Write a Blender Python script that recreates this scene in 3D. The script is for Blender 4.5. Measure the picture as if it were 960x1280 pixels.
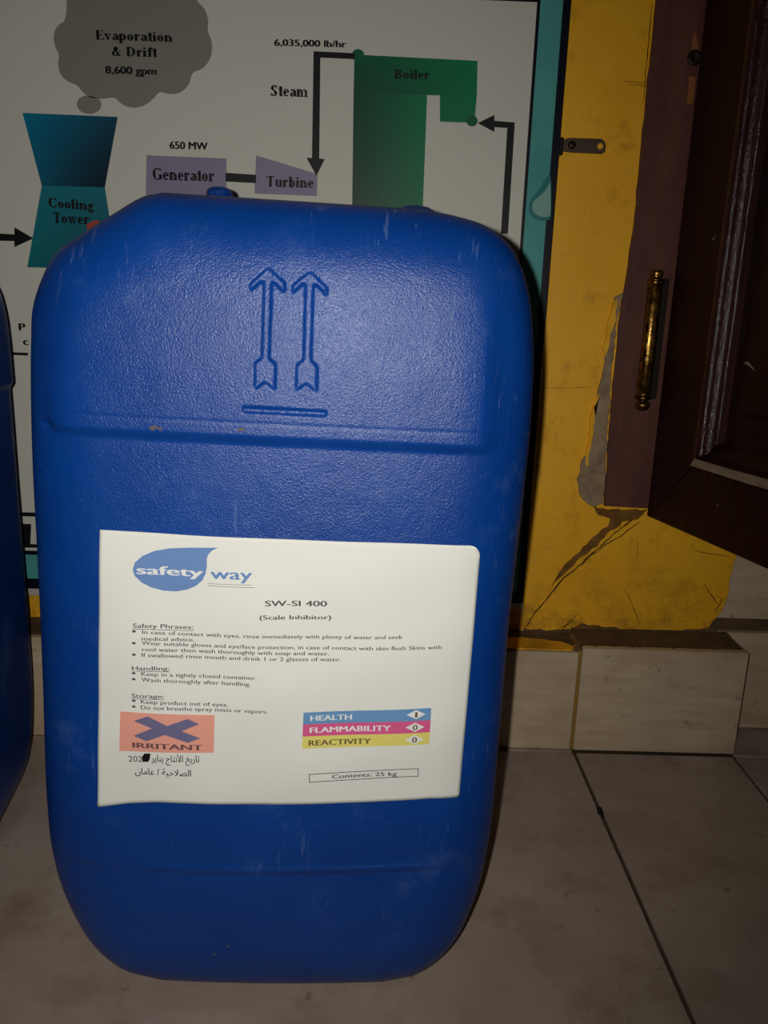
import bpy, bmesh, math, random
import numpy as np
from mathutils import Vector, Matrix
for _o in list(bpy.data.objects): bpy.data.objects.remove(_o)
SC = bpy.context.scene
COL = SC.collection
random.seed(7)

# ---------------------------------------------------------------- camera, world, light, exposure
CAM_H = .41
PITCH, ROLL, YAW = math.radians(14), math.radians(1.95), math.radians(.8)
def cam_axes():
    cp, sp, c, s = math.cos(PITCH), math.sin(PITCH), math.cos(ROLL), math.sin(ROLL)
    f = Vector((0, cp, -sp)); u = Vector((0, sp, cp)); x = Vector((1, 0, 0))
    x2 = c*x + s*u; u2 = -s*x + c*u
    rz = Matrix.Rotation(-YAW, 3, 'Z')
    return rz @ x2, rz @ u2, rz @ f
_x, _u, _f = cam_axes()
cd = bpy.data.cameras.new('camera'); cam = bpy.data.objects.new('camera', cd); COL.objects.link(cam)
cam.matrix_world = Matrix(((_x.x, _u.x, -_f.x, 0), (_x.y, _u.y, -_f.y, 0), (_x.z, _u.z, -_f.z, CAM_H), (0, 0, 0, 1)))
cd.sensor_fit = 'VERTICAL'; cd.sensor_height = 36; cd.lens = 36*1000/1280; cd.clip_start = .01
SC.camera = cam
w = bpy.data.worlds.new('world'); SC.world = w; w.use_nodes = True
w.node_tree.nodes['Background'].inputs[0].default_value = (1, .78, .6, 1)
w.node_tree.nodes['Background'].inputs[1].default_value = .008
# the phone's flash, a little to the left of the lens
ld = bpy.data.lights.new('phone_flash', 'SPOT'); ld.energy = 7.3; ld.spot_size = math.radians(120); ld.spot_blend = 1.0
ld.shadow_soft_size = .003; ld.color = (1, .98, .91)
lo = bpy.data.objects.new('phone_flash', ld); COL.objects.link(lo)
lo.location = (-.017, 0, CAM_H + .006)
lo.rotation_euler = (Vector((-.09, .42, .345)) - lo.location).to_track_quat('-Z', 'Y').to_euler()
SC.view_settings.view_transform = 'Standard'; SC.view_settings.look = 'None'
SC.view_settings.exposure = 0; SC.view_settings.gamma = 1; SC.view_settings.use_curve_mapping = False

# ---------------------------------------------------------------- helpers
def tag(o, label=None, cat=None, kind=None, group=None):
    if label: o['label'] = label
    if cat: o['category'] = cat
    if kind: o['kind'] = kind
    if group: o['group'] = group
    return o
def link(name, me, mat=None, parent=None):
    o = bpy.data.objects.new(name, me); COL.objects.link(o)
    if mat: me.materials.append(mat)
    if parent: o.parent = parent
    return o
def empty(name, loc=(0, 0, 0)):
    o = bpy.data.objects.new(name, None); COL.objects.link(o); o.location = loc; o.empty_display_size = .05
    return o
def mesh(name, vs, fs, mat=None, parent=None, smooth=False):
    me = bpy.data.meshes.new(name); me.from_pydata([tuple(v) for v in vs], [], fs); me.update()
    if smooth: me.polygons.foreach_set('use_smooth', [True]*len(me.polygons))
    return link(name, me, mat, parent)
def from_bm(name, bm, mat, parent=None, smooth=False):
    me = bpy.data.meshes.new(name); bmesh.ops.recalc_face_normals(bm, faces=bm.faces); bm.to_mesh(me); bm.free()
    if smooth: me.polygons.foreach_set('use_smooth', [True]*len(me.polygons))
    return link(name, me, mat, parent)
def box(name, x0, x1, y0, y1, z0, z1, mat, parent=None, bev=0, jit=0, seg=2):
    bm = bmesh.new(); bmesh.ops.create_cube(bm, size=1)
    for v in bm.verts:
        v.co = Vector((x0 if v.co.x < 0 else x1, y0 if v.co.y < 0 else y1, z0 if v.co.z < 0 else z1))
        if jit: v.co += Vector([random.uniform(-jit, jit) for _ in range(3)])
    if bev: bmesh.ops.bevel(bm, geom=bm.edges[:], offset=bev, segments=seg, affect='EDGES', profile=.5)
    return from_bm(name, bm, mat, parent)
def lathe(name, prof, cx, cy, mat, parent=None, n=28):
    """prof: (radius, z) from bottom to top, about a vertical axis"""
    vs, fs = [], []
    for r, z in prof:
        for i in range(n):
            a = 2*math.pi*i/n; vs.append((cx + r*math.cos(a), cy + r*math.sin(a), z))
    for k in range(len(prof)-1):
        for i in range(n):
            j = (i+1) % n; fs.append((k*n+i, k*n+j, (k+1)*n+j, (k+1)*n+i))
    fs.append(tuple(range(n))[::-1]); fs.append(tuple((len(prof)-1)*n+i for i in range(n)))
    return mesh(name, vs, fs, mat, parent, smooth=True)
def slab(name, pts, y0, y1, mat, parent=None, bev=0):
    """upright slab: outline pts (x, z), front at y0, back at y1"""
    bm = bmesh.new()
    a = [bm.verts.new((x, y0, z)) for x, z in pts]
    f = bm.faces.new(a)
    r = bmesh.ops.extrude_face_region(bm, geom=[f])
    for v in r['geom']:
        if isinstance(v, bmesh.types.BMVert): v.co.y = y1
    if bev: bmesh.ops.bevel(bm, geom=[e for e in bm.edges if all(abs(v.co.y-y0) < 1e-6 for v in e.verts)], offset=bev, segments=1, affect='EDGES')
    bmesh.ops.triangulate(bm, faces=[q for q in bm.faces if len(q.verts) > 4])
    return from_bm(name, bm, mat, parent)
def rag(pts, step, amp, rnd, closed=True):
    """roughen an outline: subdivide and jitter"""
    out = []; n = len(pts)
    for i in range(n if closed else n-1):
        a = Vector(pts[i]); b = Vector(pts[(i+1) % n]); k = max(1, int((b-a).length/step))
        for j in range(k):
            p = a.lerp(b, j/k); out.append((p.x + rnd.uniform(-amp, amp), p.y + rnd.uniform(-amp, amp)))
    if not closed: out.append(tuple(pts[-1]))
    return out
def crack(name, pts, wd, y, mat, parent, seed=1, depth=.0006, step=.004):
    """thin jagged line of broken paint standing a hair off the plaster"""
    rnd = random.Random(seed); p = rag(pts, step, wd*.5, rnd, False); L, Rr = [], []
    for i, q in enumerate(p):
        a = Vector(p[max(0, i-1)]); b = Vector(p[min(len(p)-1, i+1)]); d = (b-a).normalized() if (b-a).length else Vector((1, 0))
        k = wd*.5*rnd.uniform(.35, 1)*(min(1, .3 + min(i, len(p)-1-i)*.35)); nn = Vector((-d.y, d.x))*k
        L.append(Vector(q)+nn); Rr.append(Vector(q)-nn)
    vs = [(v.x, y-depth, v.y) for v in L+Rr] + [(v.x, y+.0005, v.y) for v in L+Rr]; n = len(L); m = 2*n
    fs = [(i, i+1, n+i+1, n+i) for i in range(n-1)] + [(i, i+m, i+1+m, i+1) for i in range(n-1)] + [(n+i, n+i+1, n+i+1+m, n+i+m) for i in range(n-1)]
    return mesh(name, vs, fs, mat, parent)

# ---------------------------------------------------------------- materials
def s2l(c):
    return tuple((v/255/12.92 if v <= 10 else ((v/255+.055)/1.055)**2.4) for v in c)
class N:
    def __init__(s, name):
        s.m = bpy.data.materials.new(name); s.m.use_nodes = True; s.t = s.m.node_tree
        s.b = s.t.nodes['Principled BSDF']; s.tc = s.t.nodes.new('ShaderNodeTexCoord')
    def put(s, a, k, v):
        if hasattr(v, 'links') or isinstance(v, bpy.types.NodeSocket): s.t.links.new(v, a.inputs[k])
        else: a.inputs[k].default_value = v
    def node(s, t, props=None, **ins):
        n = s.t.nodes.new('ShaderNode'+t)
        for k, v in (props or {}).items(): setattr(n, k, v)
        for k, v in ins.items():
            k = int(k[1:]) if k[0] == '_' else k.replace('_', ' ')
            s.put(n, k, v)
        return n
    def noise(s, scale, detail=4, rough=.5, vec=None, dist=0, map_scale=None):
        v = vec or s.tc.outputs['Object']
        if map_scale: v = s.node('Mapping', None, Vector=v, Scale=map_scale).outputs[0]
        return s.node('TexNoise', None, Vector=v, Scale=scale, Detail=detail, Roughness=rough, Distortion=dist).outputs['Fac']
    def ramp(s, f, *st):
        r = s.t.nodes.new('ShaderNodeValToRGB'); s.t.links.new(f, r.inputs[0]); e = r.color_ramp.elements
        while len(e) < len(st): e.new(.5)
        for q, (p, c) in zip(e, st):
            q.position = p; q.color = (*((c, c, c) if isinstance(c, (int, float)) else c), 1)
        return r.outputs[0]
    def mix(s, f, a, b, mode='MIX'):
        n = s.node('Mix', dict(data_type='RGBA', blend_type=mode))
        for k, v in ((0, f), (6, a), (7, b)):
            if isinstance(v, bpy.types.NodeSocket): s.t.links.new(v, n.inputs[k])
            else: n.inputs[k].default_value = (*v, 1) if isinstance(v, tuple) and len(v) == 3 else v
        return n.outputs[2]
    def bump(s, h, strength, dist, prev=None):
        n = s.node('Bump', None, Height=h, Strength=strength, Distance=dist)
        if prev: s.t.links.new(prev, n.inputs['Normal'])
        return n.outputs[0]
    def fin(s, col, rough=.5, nrm=None, metal=0, spec=.5):
        s.put(s.b, 'Base Color', (*col, 1) if isinstance(col, tuple) and len(col) == 3 else col)
        s.put(s.b, 'Roughness', rough); s.b.inputs['Metallic'].default_value = metal
        s.b.inputs['Specular IOR Level'].default_value = spec
        if nrm: s.t.links.new(nrm, s.b.inputs['Normal'])
        return s.m
def flat(name, c, rough=.6, metal=0, spec=.3):
    return N(name).fin(s2l(c), rough, None, metal, spec)
def m_plastic():
    s = N('blue_plastic')
    grain = s.noise(1000, 2, .65); big = s.noise(14, 3, .5)
    sc1 = s.noise(60, 6, .7, dist=.6, map_scale=(6, 1, .55)); sc2 = s.noise(26, 8, .75)
    reg = s.noise(7.5, 3, .6)
    streak = s.ramp(sc1, (.60, 0.), (.67, 1.)); smear = s.ramp(sc2, (.53, 0.), (.70, 1.)); r = s.ramp(reg, (.46, 0.), (.64, 1.))
    base = s.mix(s.ramp(big, (.35, 0.), (.7, 1.)), (.0012, .038, .225), (.0018, .048, .27))
    f1 = s.node('Math', dict(operation='MULTIPLY'), _0=streak, _1=r).outputs[0]; f1 = s.node('Math', dict(operation='MULTIPLY'), _0=f1, _1=.28).outputs[0]
    f2 = s.node('Math', dict(operation='MULTIPLY'), _0=smear, _1=r); f2 = s.node('Math', dict(operation='MULTIPLY'), _0=f2.outputs[0], _1=.35).outputs[0]
    c = s.mix(f1, base, (.22, .32, .55)); c = s.mix(f2, c, (.16, .25, .48))
    glare_spk = s.ramp(s.noise(420, 2, .5), (.74, 0.), (.78, 1.))  # glare speckle put into the base colour as pale flecks
    c = s.mix(s.node('Math', dict(operation='MULTIPLY'), _0=glare_spk, _1=.12).outputs[0], c, (.3, .4, .6))
    n = s.bump(grain, .6, .00055); n = s.bump(s.noise(60, 3), .25, .002, n)
    rg = s.ramp(s.noise(30, 4), (.3, .32), (.7, .40))
    return s.fin(c, rg, n, 0, .42)
def m_wall():
    s = N('yellow_wall_paint')
    a = s.noise(9, 5, .6); b = s.noise(55, 5, .65); d = s.noise(28, 6, .7)
    c = s.mix(s.ramp(a, (.3, 0.), (.7, 1.)), s2l((242, 172, 26)), s2l((250, 188, 42)))
    c = s.mix(s.node('Math', dict(operation='MULTIPLY'), _0=s.ramp(b, (.55, 0.), (.72, 1.)), _1=.4).outputs[0], c, s2l((150, 98, 30)))
    # grime gathered along the foot of the wall
    z = s.node('SeparateXYZ', None, Vector=s.tc.outputs['Object']).outputs[2]
    low = s.node('MapRange', None, Value=z, From_Min=.21, From_Max=.10, To_Min=0., To_Max=1.).outputs[0]
    g = s.node('Math', dict(operation='MULTIPLY'), _0=s.ramp(d, (.47, 0.), (.62, 1.)), _1=low).outputs[0]
    g = s.node('Math', dict(operation='MULTIPLY'), _0=g, _1=.55).outputs[0]
    c = s.mix(g, c, s2l((122, 84, 40)))
    n = s.bump(s.noise(40, 5, .6), .35, .003); n = s.bump(s.noise(260, 3), .2, .0008, n)
    return s.fin(c, .5, n, 0, .35)
def m_rough(name, c1, c2, sc=60, rough=.8, bd=.002, spec=.2, st=None):
    s = N(name); c = s.mix(s.ramp(s.noise(sc, 6, .7, map_scale=st), (.35, 0.), (.68, 1.)), s2l(c1), s2l(c2))
    return s.fin(c, rough, s.bump(s.noise(sc*3, 5, .7), .6, bd), 0, spec)
def m_tile(name, c1, c2, c3, veins=(2, 1, 14), rough=.45, k=.5):
    s = N(name)
    v = s.noise(7, 6, .6, dist=.5, map_scale=veins); m = s.noise(18, 5, .6)
    c = s.mix(s.ramp(v, (.35, 0.), (.7, 1.)), s2l(c1), s2l(c2))
    c = s.mix(s.node('Math', dict(operation='MULTIPLY'), _0=s.ramp(m, (.5, 0.), (.75, 1.)), _1=k).outputs[0], c, s2l(c3))
    sp = s.ramp(s.noise(75, 4, .6), (.64, 0.), (.72, 1.))
    c = s.mix(s.node('Math', dict(operation='MULTIPLY'), _0=sp, _1=.55).outputs[0], c, s2l((96, 82, 68)))
    return s.fin(c, rough, s.bump(s.noise(120, 4), .15, .001), 0, .35)
def m_wood(name='dark_red_varnish', dk=s2l((25, 4, 7)), lt=s2l((38, 8, 11)), rough=.42, bk=.5):
    s = N(name)
    g = s.noise(30, 5, .6, dist=.8, map_scale=(5, 5, .35))
    c = s.mix(s.ramp(g, (.35, 0.), (.7, 1.)), dk, lt)
    n = s.bump(s.noise(420, 3, .7), bk, .0012); n = s.bump(s.noise(60, 3), .35, .003, n)
    return s.fin(c, rough, n, 0, .5 if rough < .2 else .3)
def m_jamb():
    s = N('maroon_jamb_paint')
    c = s.mix(s.ramp(s.noise(22, 5, .6, map_scale=(3, 3, .7)), (.35, 0.), (.7, 1.)), s2l((88, 50, 44)), s2l((104, 62, 52)))
    sc = s.ramp(s.noise(45, 6, .7, dist=1, map_scale=(1, 1, .5)), (.69, 0.), (.74, 1.))
    c = s.mix(s.node('Math', dict(operation='MULTIPLY'), _0=sc, _1=.3).outputs[0], c, s2l((150, 110, 100)))
    return s.fin(c, .5, s.bump(s.noise(60, 5), .3, .002), 0, .3)
def m_brass():
    s = N('brass')
    c = s.mix(s.ramp(s.noise(160, 4, .6), (.4, 0.), (.65, 1.)), s2l((172, 132, 66)), s2l((96, 66, 34)))
    return s.fin(c, s.ramp(s.noise(120, 3), (.3, .2), (.7, .42)), s.bump(s.noise(500, 3), .35, .0006), 1)
def m_vcol(name, rough=.45):
    s = N(name); a = s.node('VertexColor', dict(layer_name='Col'))
    return s.fin(a.outputs[0], rough, None, 0, .3)
M = dict(
    plastic=m_plastic(), wall=m_wall(), wood=m_wood(), bead=m_wood('glossy_bead_varnish', s2l((44, 20, 20)), s2l((60, 30, 30)), .11, .6), jamb=m_jamb(), brass=m_brass(), vcol=m_vcol('board_print_gradient'),
    paper=N('label_paper').fin((.75, .745, .70), .65, None, 0, .25),
    plaster=m_rough('grey_plaster', (134, 112, 92), (172, 148, 116), 70),
    scar=m_rough('brown_broken_plaster', (106, 72, 34), (146, 102, 46), 80),
    mortar=m_rough('dusty_mortar', (84, 66, 50), (112, 88, 62), 60),
    crackm=flat('crack_brown_plaster', (70, 46, 20), .9), gap=flat('dark_gap_dirt', (30, 22, 16), .9),  # the cracks are a dark brown plaster tone
    skirt=m_tile('beige_skirting_tile', (192, 170, 142), (212, 190, 163), (172, 142, 112)),
    floor=m_tile('beige_floor_tile', (162, 144, 131), (180, 163, 149), (136, 115, 99), (1, 1.6, 1), .5, .8),
    grout=m_rough('dirty_grout', (70, 58, 46), (92, 76, 58), 90), ygrout=flat('yellow_stained_grout', (150, 116, 50), .8),
    white=N('board_white_print').fin(s2l((210, 207, 197)), .5, None, 0, .25), black=flat('board_black_print', (14, 12, 18), .5),
    teal=m_rough('board_teal_print', (72, 150, 146), (86, 166, 162), 12, .45, .0, .3), navy=flat('board_black_edge', (13, 16, 30), .3, 0, .5),
    cloud=flat('cloud_grey_print', (134, 130, 122), .5), lilac=flat('lilac_print', (140, 132, 158), .5),
    dgreen=flat('green_print', (0, 96, 62), .5), drop=flat('water_drop_print', (130, 172, 164), .4), droprim=flat('water_drop_rim_print', (40, 120, 122), .4),
    red=flat('red_print', (170, 70, 60), .5), trim=flat('grey_plastic_trim', (185, 180, 175), .5),
    iron=N('dull_iron').fin(s2l((92, 76, 62)), .42, None, .6), bolt=flat('dark_bolt', (50, 42, 36), .4, .6),
    chip=flat('chipped_wood_tan', (140, 88, 44), .8), dust=m_rough('dusty_worn_edge', (120, 102, 86), (146, 128, 108), 60, .7, .001),
    ink=flat('grey_ink', (84, 84, 84), .6), inkd=flat('black_marker', (22, 20, 22), .5), inka=flat('arabic_ink', (62, 60, 60), .6),
    logo=flat('logo_blue_ink', (104, 136, 188), .6), paperw=flat('white_lettering', (226, 226, 226), .6),
    salmon=flat('salmon_ink', (228, 158, 140), .6), xink=flat('slate_cross_ink', (108, 104, 140), .6), irr=flat('irritant_ink', (112, 78, 82), .6),
    hblue=flat('table_blue_ink', (102, 146, 190), .6), hpink=flat('table_pink_ink', (210, 88, 138), .6), hyel=flat('table_yellow_ink', (220, 208, 112), .6), hbrown=flat('table_brown_ink', (112, 92, 62), .6),
    tan=flat('tan_scuff', (96, 84, 84), .8), gasket=flat('dark_cap', (10, 40, 110), .45),
)

# ---------------------------------------------------------------- canister surface
YF, R_F, DEPTH = .397, .030, .235
#SURF-BEGIN
OUT_R = [(.015,0),(.040,.006),(.060,.024),(.0725,.055),(.0785,.095),(.0800,.15),(.0808,.24),(.0826,.306),(.0835,.36),(.0815,.397),(.0765,.424),(.0668,.4435),(.0533,.4535),(.037,.458),(.0208,.4604)]
OUT_L = [(-.122,0),(-.148,.0065),(-.168,.0235),(-.183,.053),(-.1900,.085),(-.1912,.1196),(-.1882,.198),(-.1855,.2705),(-.1838,.3246),(-.1815,.3674),(-.1798,.388),(-.1775,.4063),(-.1711,.4223),(-.1643,.433),(-.1517,.4422),(-.1351,.4523),(-.1188,.4615),(-.109,.4638)]
def catmull(P, k=24):
    P = np.array(P, float); Q = np.vstack([2*P[0]-P[1], P, 2*P[-1]-P[-2]]); o = []
    for i in range(1, len(Q)-2):
        p0, p1, p2, p3 = Q[i-1:i+3]
        d1 = max(np.linalg.norm(p1-p0), 1e-6)**.5; d2 = np.linalg.norm(p2-p1)**.5; d3 = max(np.linalg.norm(p3-p2), 1e-6)**.5
        t = np.linspace(0, d2, k, endpoint=False)[:, None]
        a1 = p0*(-t)/d1 + p1*(t+d1)/d1; a2 = p1*(d2-t)/d2 + p2*t/d2; a3 = p2*(d2+d3-t)/d3 + p3*(t-d2)/d3
        b1 = a1*(d2-t)/(d1+d2) + a2*(t+d1)/(d1+d2); b2 = a2*(d2+d3-t)/(d2+d3) + a3*t/(d2+d3)
        o.append(b1*(d2-t)/d2 + b2*t/d2)
    return np.vstack(o + [P[-1:]])
CR, CL = catmull(OUT_R), catmull(OUT_L)
for _c in (CR, CL): _c[:, 1] = np.maximum.accumulate(np.clip(_c[:, 1], 0, 1)) + np.arange(len(_c))*1e-9
OUTLINE = np.vstack([np.linspace(CL[0], CR[0], 30)[:-1], CR, np.linspace(CR[-1], CL[-1], 30)[1:-1], CL[::-1]])
def sdist(x, z):
    """distance from the can's outline (inside only)"""
    a = OUTLINE; b = np.roll(a, -1, 0); P = np.stack([x.ravel(), z.ravel()], 1); out = np.empty(len(P))
    ab = b-a; L = (ab**2).sum(1); L[L == 0] = 1e-12
    for i in range(0, len(P), 4000):
        q = P[i:i+4000, None, :]-a[None]; t = np.clip((q*ab).sum(2)/L, 0, 1)
        out[i:i+4000] = np.sqrt(((q-t[..., None]*ab)**2).sum(2).min(1))
    return out.reshape(x.shape)
def sstep(v, a, b):
    t = np.clip((v-a)/(b-a), 0, 1); return t*t*(3-2*t)
def bulge(x, z):
    k = .42 - .2*sstep(z, .2, .36)
    return k*(x+.075)**2 - .002*sstep(-z, -.06, 0)
def front_smooth(x, z, d=None):
    d = sdist(x, z) if d is None else d
    t = 1-np.clip(d/(R_F*1.55), 0, 1)
    return bulge(x, z) + R_F*(1 - np.sqrt(np.maximum(1-t**2.6, 0)))
#SURF-END

EMBOSS = [[(-0.05341,0.42849),(-0.0452,0.42162),(-0.04499,0.4174),(-0.0467,0.41771),(-0.04957,0.42074),(-0.05147,0.42123),(-0.05246,0.38597),(-0.04935,0.38339),(-0.04974,0.37059),(-0.05463,0.37452),(-0.05993,0.37085),(-0.05965,0.38382),(-0.05634,0.38623),(-0.05545,0.4211),(-0.05678,0.42142),(-0.06174,0.41721),(-0.0621,0.42051),(-0.0583,0.42393)],[(-0.03332,0.42734),(-0.02521,0.42028),(-0.02514,0.41585),(-0.02708,0.418),(-0.03017,0.42066),(-0.03169,0.4208),(-0.03225,0.38585),(-0.0291,0.38287),(-0.02933,0.37024),(-0.03467,0.37437),(-0.03974,0.3707),(-0.03943,0.38332),(-0.03614,0.38611),(-0.03569,0.42103),(-0.03702,0.42098),(-0.04156,0.41696),(-0.04196,0.42045),(-0.03782,0.42408)],[(-0.06569,0.36243),(-0.02448,0.36153),(-0.02463,0.35855),(-0.06571,0.35947)]]
LAB_TOP = [(-0.13992,0.29653),(-0.09257,0.29535),(-0.04542,0.29444),(0.00527,0.29383),(0.05703,0.29282)]
LAB_BOT = [(-0.15025,0.13375),(-0.1327,0.13701),(-0.11587,0.13884),(-0.09874,0.13935),(-0.0817,0.13918),(-0.06513,0.13924),(-0.04813,0.13946),(-0.03113,0.14012),(-0.01453,0.14047),(0.00257,0.14071),(0.01929,0.14167),(0.03656,0.14296),(0.05426,0.14204)]
LAB_L = [(-0.13992,0.29653),(-0.14514,0.21895),(-0.15025,0.13375)]
LAB_R = [(0.05703,0.29282),(0.0561,0.22024),(0.05426,0.14204)]
LAB_CURL = [(0.04783,0.29496),(0.05805,0.28158)]
LOGO = [(-0.12389,0.27548),(-0.12257,0.27967),(-0.11847,0.28336),(-0.11217,0.2863),(-0.10427,0.28799),(-0.09419,0.28882),(-0.07912,0.28932),(-0.0825,0.28758),(-0.08445,0.28518),(-0.08517,0.28282),(-0.08525,0.2787),(-0.08612,0.27453),(-0.08789,0.27091),(-0.09135,0.26782),(-0.09593,0.26562),(-0.10163,0.26433),(-0.10844,0.26455),(-0.11463,0.2661),(-0.11964,0.26876),(-0.1229,0.2722)]
LAB_TEXT = [('logo_word','safety',(-0.1219,0.2735),(-0.10479,0.27331),(-0.08702,0.27307),0.00502,'paperw',0.03),('logo_word','way',(-0.08367,0.2723),(-0.0727,0.27226),(-0.06173,0.27218),0.00612,'logo',0.02),('product_code','SW-SI 400',(-0.05525,0.25801),(-0.03897,0.25826),(-0.02267,0.25843),0.0033,'ink',0.022),('product_name','(Scale Inhibitor)',(-0.05809,0.25045),(-0.03929,0.25077),(-0.02045,0.25099),0.00261,'ink',0.02),('text_heading','Safety Phrases:',(-0.12507,0.24358),(-0.10901,0.24369),(-0.09303,0.24373),0.00254,'ink',0.015),('printed_line','In case of contact with eyes, rinse immediately with plenty of water and seek',(-0.12021,0.2403),(-0.04951,0.23982),(0.01786,0.24048),0.00228,'ink',0.012),('printed_line','medical advice.',(-0.12062,0.23659),(-0.10661,0.23669),(-0.09265,0.23674),0.00229,'ink',0.012),('printed_line','Wear suitable gloves and eye/face protection, in case of contact with skin flush Skins with',(-0.12073,0.23411),(-0.04101,0.23368),(0.03922,0.23431),0.00229,'ink',0.012),('printed_line','cool water then wash thoroughly with soap and water.',(-0.12087,0.23047),(-0.0712,0.23038),(-0.02125,0.23028),0.0023,'ink',0.012),('printed_line','If swallowed rinse mouth and drink 1 or 2 glasses of water.',(-0.12101,0.22719),(-0.06783,0.22688),(-0.01491,0.22714),0.00231,'ink',0.012),('text_heading','Handling:',(-0.12663,0.21907),(-0.11656,0.2193),(-0.10652,0.2195),0.00252,'ink',0.015),('printed_line','Keep in a tightly closed container.',(-0.12177,0.21604),(-0.0907,0.21583),(-0.0598,0.21579),0.00234,'ink',0.012),('printed_line','Wash thoroughly after handling.',(-0.12191,0.21262),(-0.09251,0.2122),(-0.06295,0.21205),0.00235,'ink',0.012),('text_heading','Storage:',(-0.1277,0.20264),(-0.11879,0.20288),(-0.10992,0.20309),0.00257,'ink',0.015),('printed_line','Keep product out of eyes.',(-0.12271,0.19953),(-0.09896,0.19959),(-0.07534,0.1994),0.00238,'ink',0.012),('printed_line','Do not breathe spray mists or vapors.',(-0.12284,0.19613),(-0.08832,0.19637),(-0.05401,0.19607),0.00239,'ink',0.012),('warning_word','IRRITANT',(-0.12843,0.17264),(-0.1089,0.17273),(-0.08949,0.17263),0.00343,'irr',0.035),('date_digits','202',(-0.13124,0.1635),(-0.12734,0.16365),(-0.12345,0.16379),0.00387,'inka',0),('date_text','ﺮﻳﺎﻨﻳ ﺝﺎﺘﻧﻷﺍ ﺦﻳﺭﺎﺗ',(-0.11829,0.16446),(-0.10492,0.16486),(-0.0916,0.16516),0.00425,'inka',0.015),('expiry_text','ﻥﺎﻣﺎﻋ / ﺔﻴﺣﻼﺼﻟﺍ',(-0.1279,0.15573),(-0.1121,0.15612),(-0.09638,0.15638),0.00409,'inka',0.015),('hazard_word','HEALTH',(-0.03079,0.19181),(-0.01945,0.19218),(-0.0081,0.19249),0.00337,'paperw',0.03),('hazard_word','FLAMMABILITY',(-0.0311,0.1845),(-0.00888,0.18541),(0.01347,0.18609),0.0034,'paperw',0.03),('hazard_word','REACTIVITY',(-0.03163,0.17683),(-0.01445,0.17751),(0.0028,0.17806),0.00343,'hbrown',0.03),('rating_digit','1',(0.02642,0.19387),(0.02712,0.19391),(0.02783,0.19394),0.00339,'hbrown',0.0),('rating_digit','0',(0.0254,0.18635),(0.02682,0.18637),(0.02824,0.18639),0.00342,'hbrown',0.03),('rating_digit','0',(0.02533,0.17888),(0.02676,0.1789),(0.02819,0.17892),0.00346,'hbrown',0.03),('contents_text','Contents: 25 kg',(-0.01831,0.15649),(-0.00027,0.15732),(0.01787,0.15798),0.00261,'ink',0.02)]
TINY = [[(-0.08489,0.26945),(-0.0724,0.26941),(-0.06241,0.26944)],[(-0.08491,0.26831),(-0.07242,0.26809),(-0.06055,0.26803)]]
UNDER = [[(-0.12511,0.24276),(-0.10917,0.24282),(-0.09305,0.24291)],[(-0.12666,0.21837),(-0.10655,0.21866)],[(-0.12773,0.20193),(-0.10995,0.20223)]]
BUL = [(-0.12456,0.24151),(-0.12486,0.23483),(-0.12515,0.22819),(-0.12588,0.21724),(-0.12604,0.21368),(-0.12659,0.20085),(-0.12674,0.19736)]
IRR_BOX = [(-0.13442,0.19398),(-0.08276,0.1941),(-0.08375,0.17107),(-0.136,0.16994)]
IRR_X = [(-0.11922,0.1922),(-0.10871,0.1871),(-0.09731,0.19163),(-0.09112,0.18861),(-0.10083,0.18417),(-0.09084,0.17997),(-0.0977,0.17706),(-0.11008,0.18153),(-0.12041,0.17706),(-0.12749,0.17999),(-0.11711,0.18513),(-0.12711,0.18893)]
HROWS = [[(-0.03453,0.19682),(0.03525,0.19927),(0.03523,0.19203),(-0.03477,0.18955)],[(-0.03477,0.18955),(0.03523,0.19203),(0.03517,0.18479),(-0.03497,0.18227)],[(-0.03497,0.18227),(0.03517,0.18479),(0.03502,0.17754),(-0.03518,0.17498)]]
DIAM = [[(0.02184,0.19549),(0.02693,0.19832),(0.03228,0.19571),(0.02717,0.19289)],[(0.02151,0.18797),(0.02663,0.19082),(0.032,0.18818),(0.02687,0.18534)],[(0.02143,0.18053),(0.02657,0.18339),(0.03196,0.18072),(0.02681,0.17786)]]
CONT = [(-0.03088,0.15941),(-0.01091,0.16043),(0.01048,0.16147),(0.02964,0.16225),(0.02985,0.1574),(0.01064,0.15659),(-0.01081,0.15546),(-0.03083,0.1545),(-0.03088,0.15941)]
BLOT = [(-0.12358,0.16692),(-0.12191,0.16942),(-0.11853,0.16959),(-0.11929,0.16541),(-0.12031,0.16415),(-0.12334,0.16399)]
SCUFF = [([(-0.11183,0.3508),(-0.10942,0.35168),(-0.10588,0.3506),(-0.10512,0.34943),(-0.10834,0.34852),(-0.1107,0.34924)],'tan'),([(-0.06856,0.35163),(-0.06499,0.35195),(-0.06421,0.35057),(-0.06779,0.35026)],'tan'),([(-0.07902,0.0438),(-0.07713,0.04451),(-0.07619,0.04388),(-0.07808,0.04311)],'ink'),([(-0.08711,0.03824),(-0.08474,0.03873),(-0.08405,0.03795),(-0.08618,0.03742)],'ink')]
TOWER_TOP = [(-0.3044,0.5624),(-0.2248,0.562),(-0.2384,0.5062),(-0.2923,0.5056)]
TOWER_LOW = [(-0.2923,0.5056),(-0.2384,0.5062),(-0.2307,0.4387),(-0.3096,0.4381)]
BOILER = [[(-0.0271,0.6162),(0.0751,0.615),(0.0761,0.5883),(-0.0271,0.5866)],[(-0.0271,0.5866),(0.0345,0.5876),(0.0349,0.4888),(-0.0261,0.4867)],[(0.0452,0.5878),(0.0761,0.5883),(0.0753,0.5677),(0.0462,0.5676)]]
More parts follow.
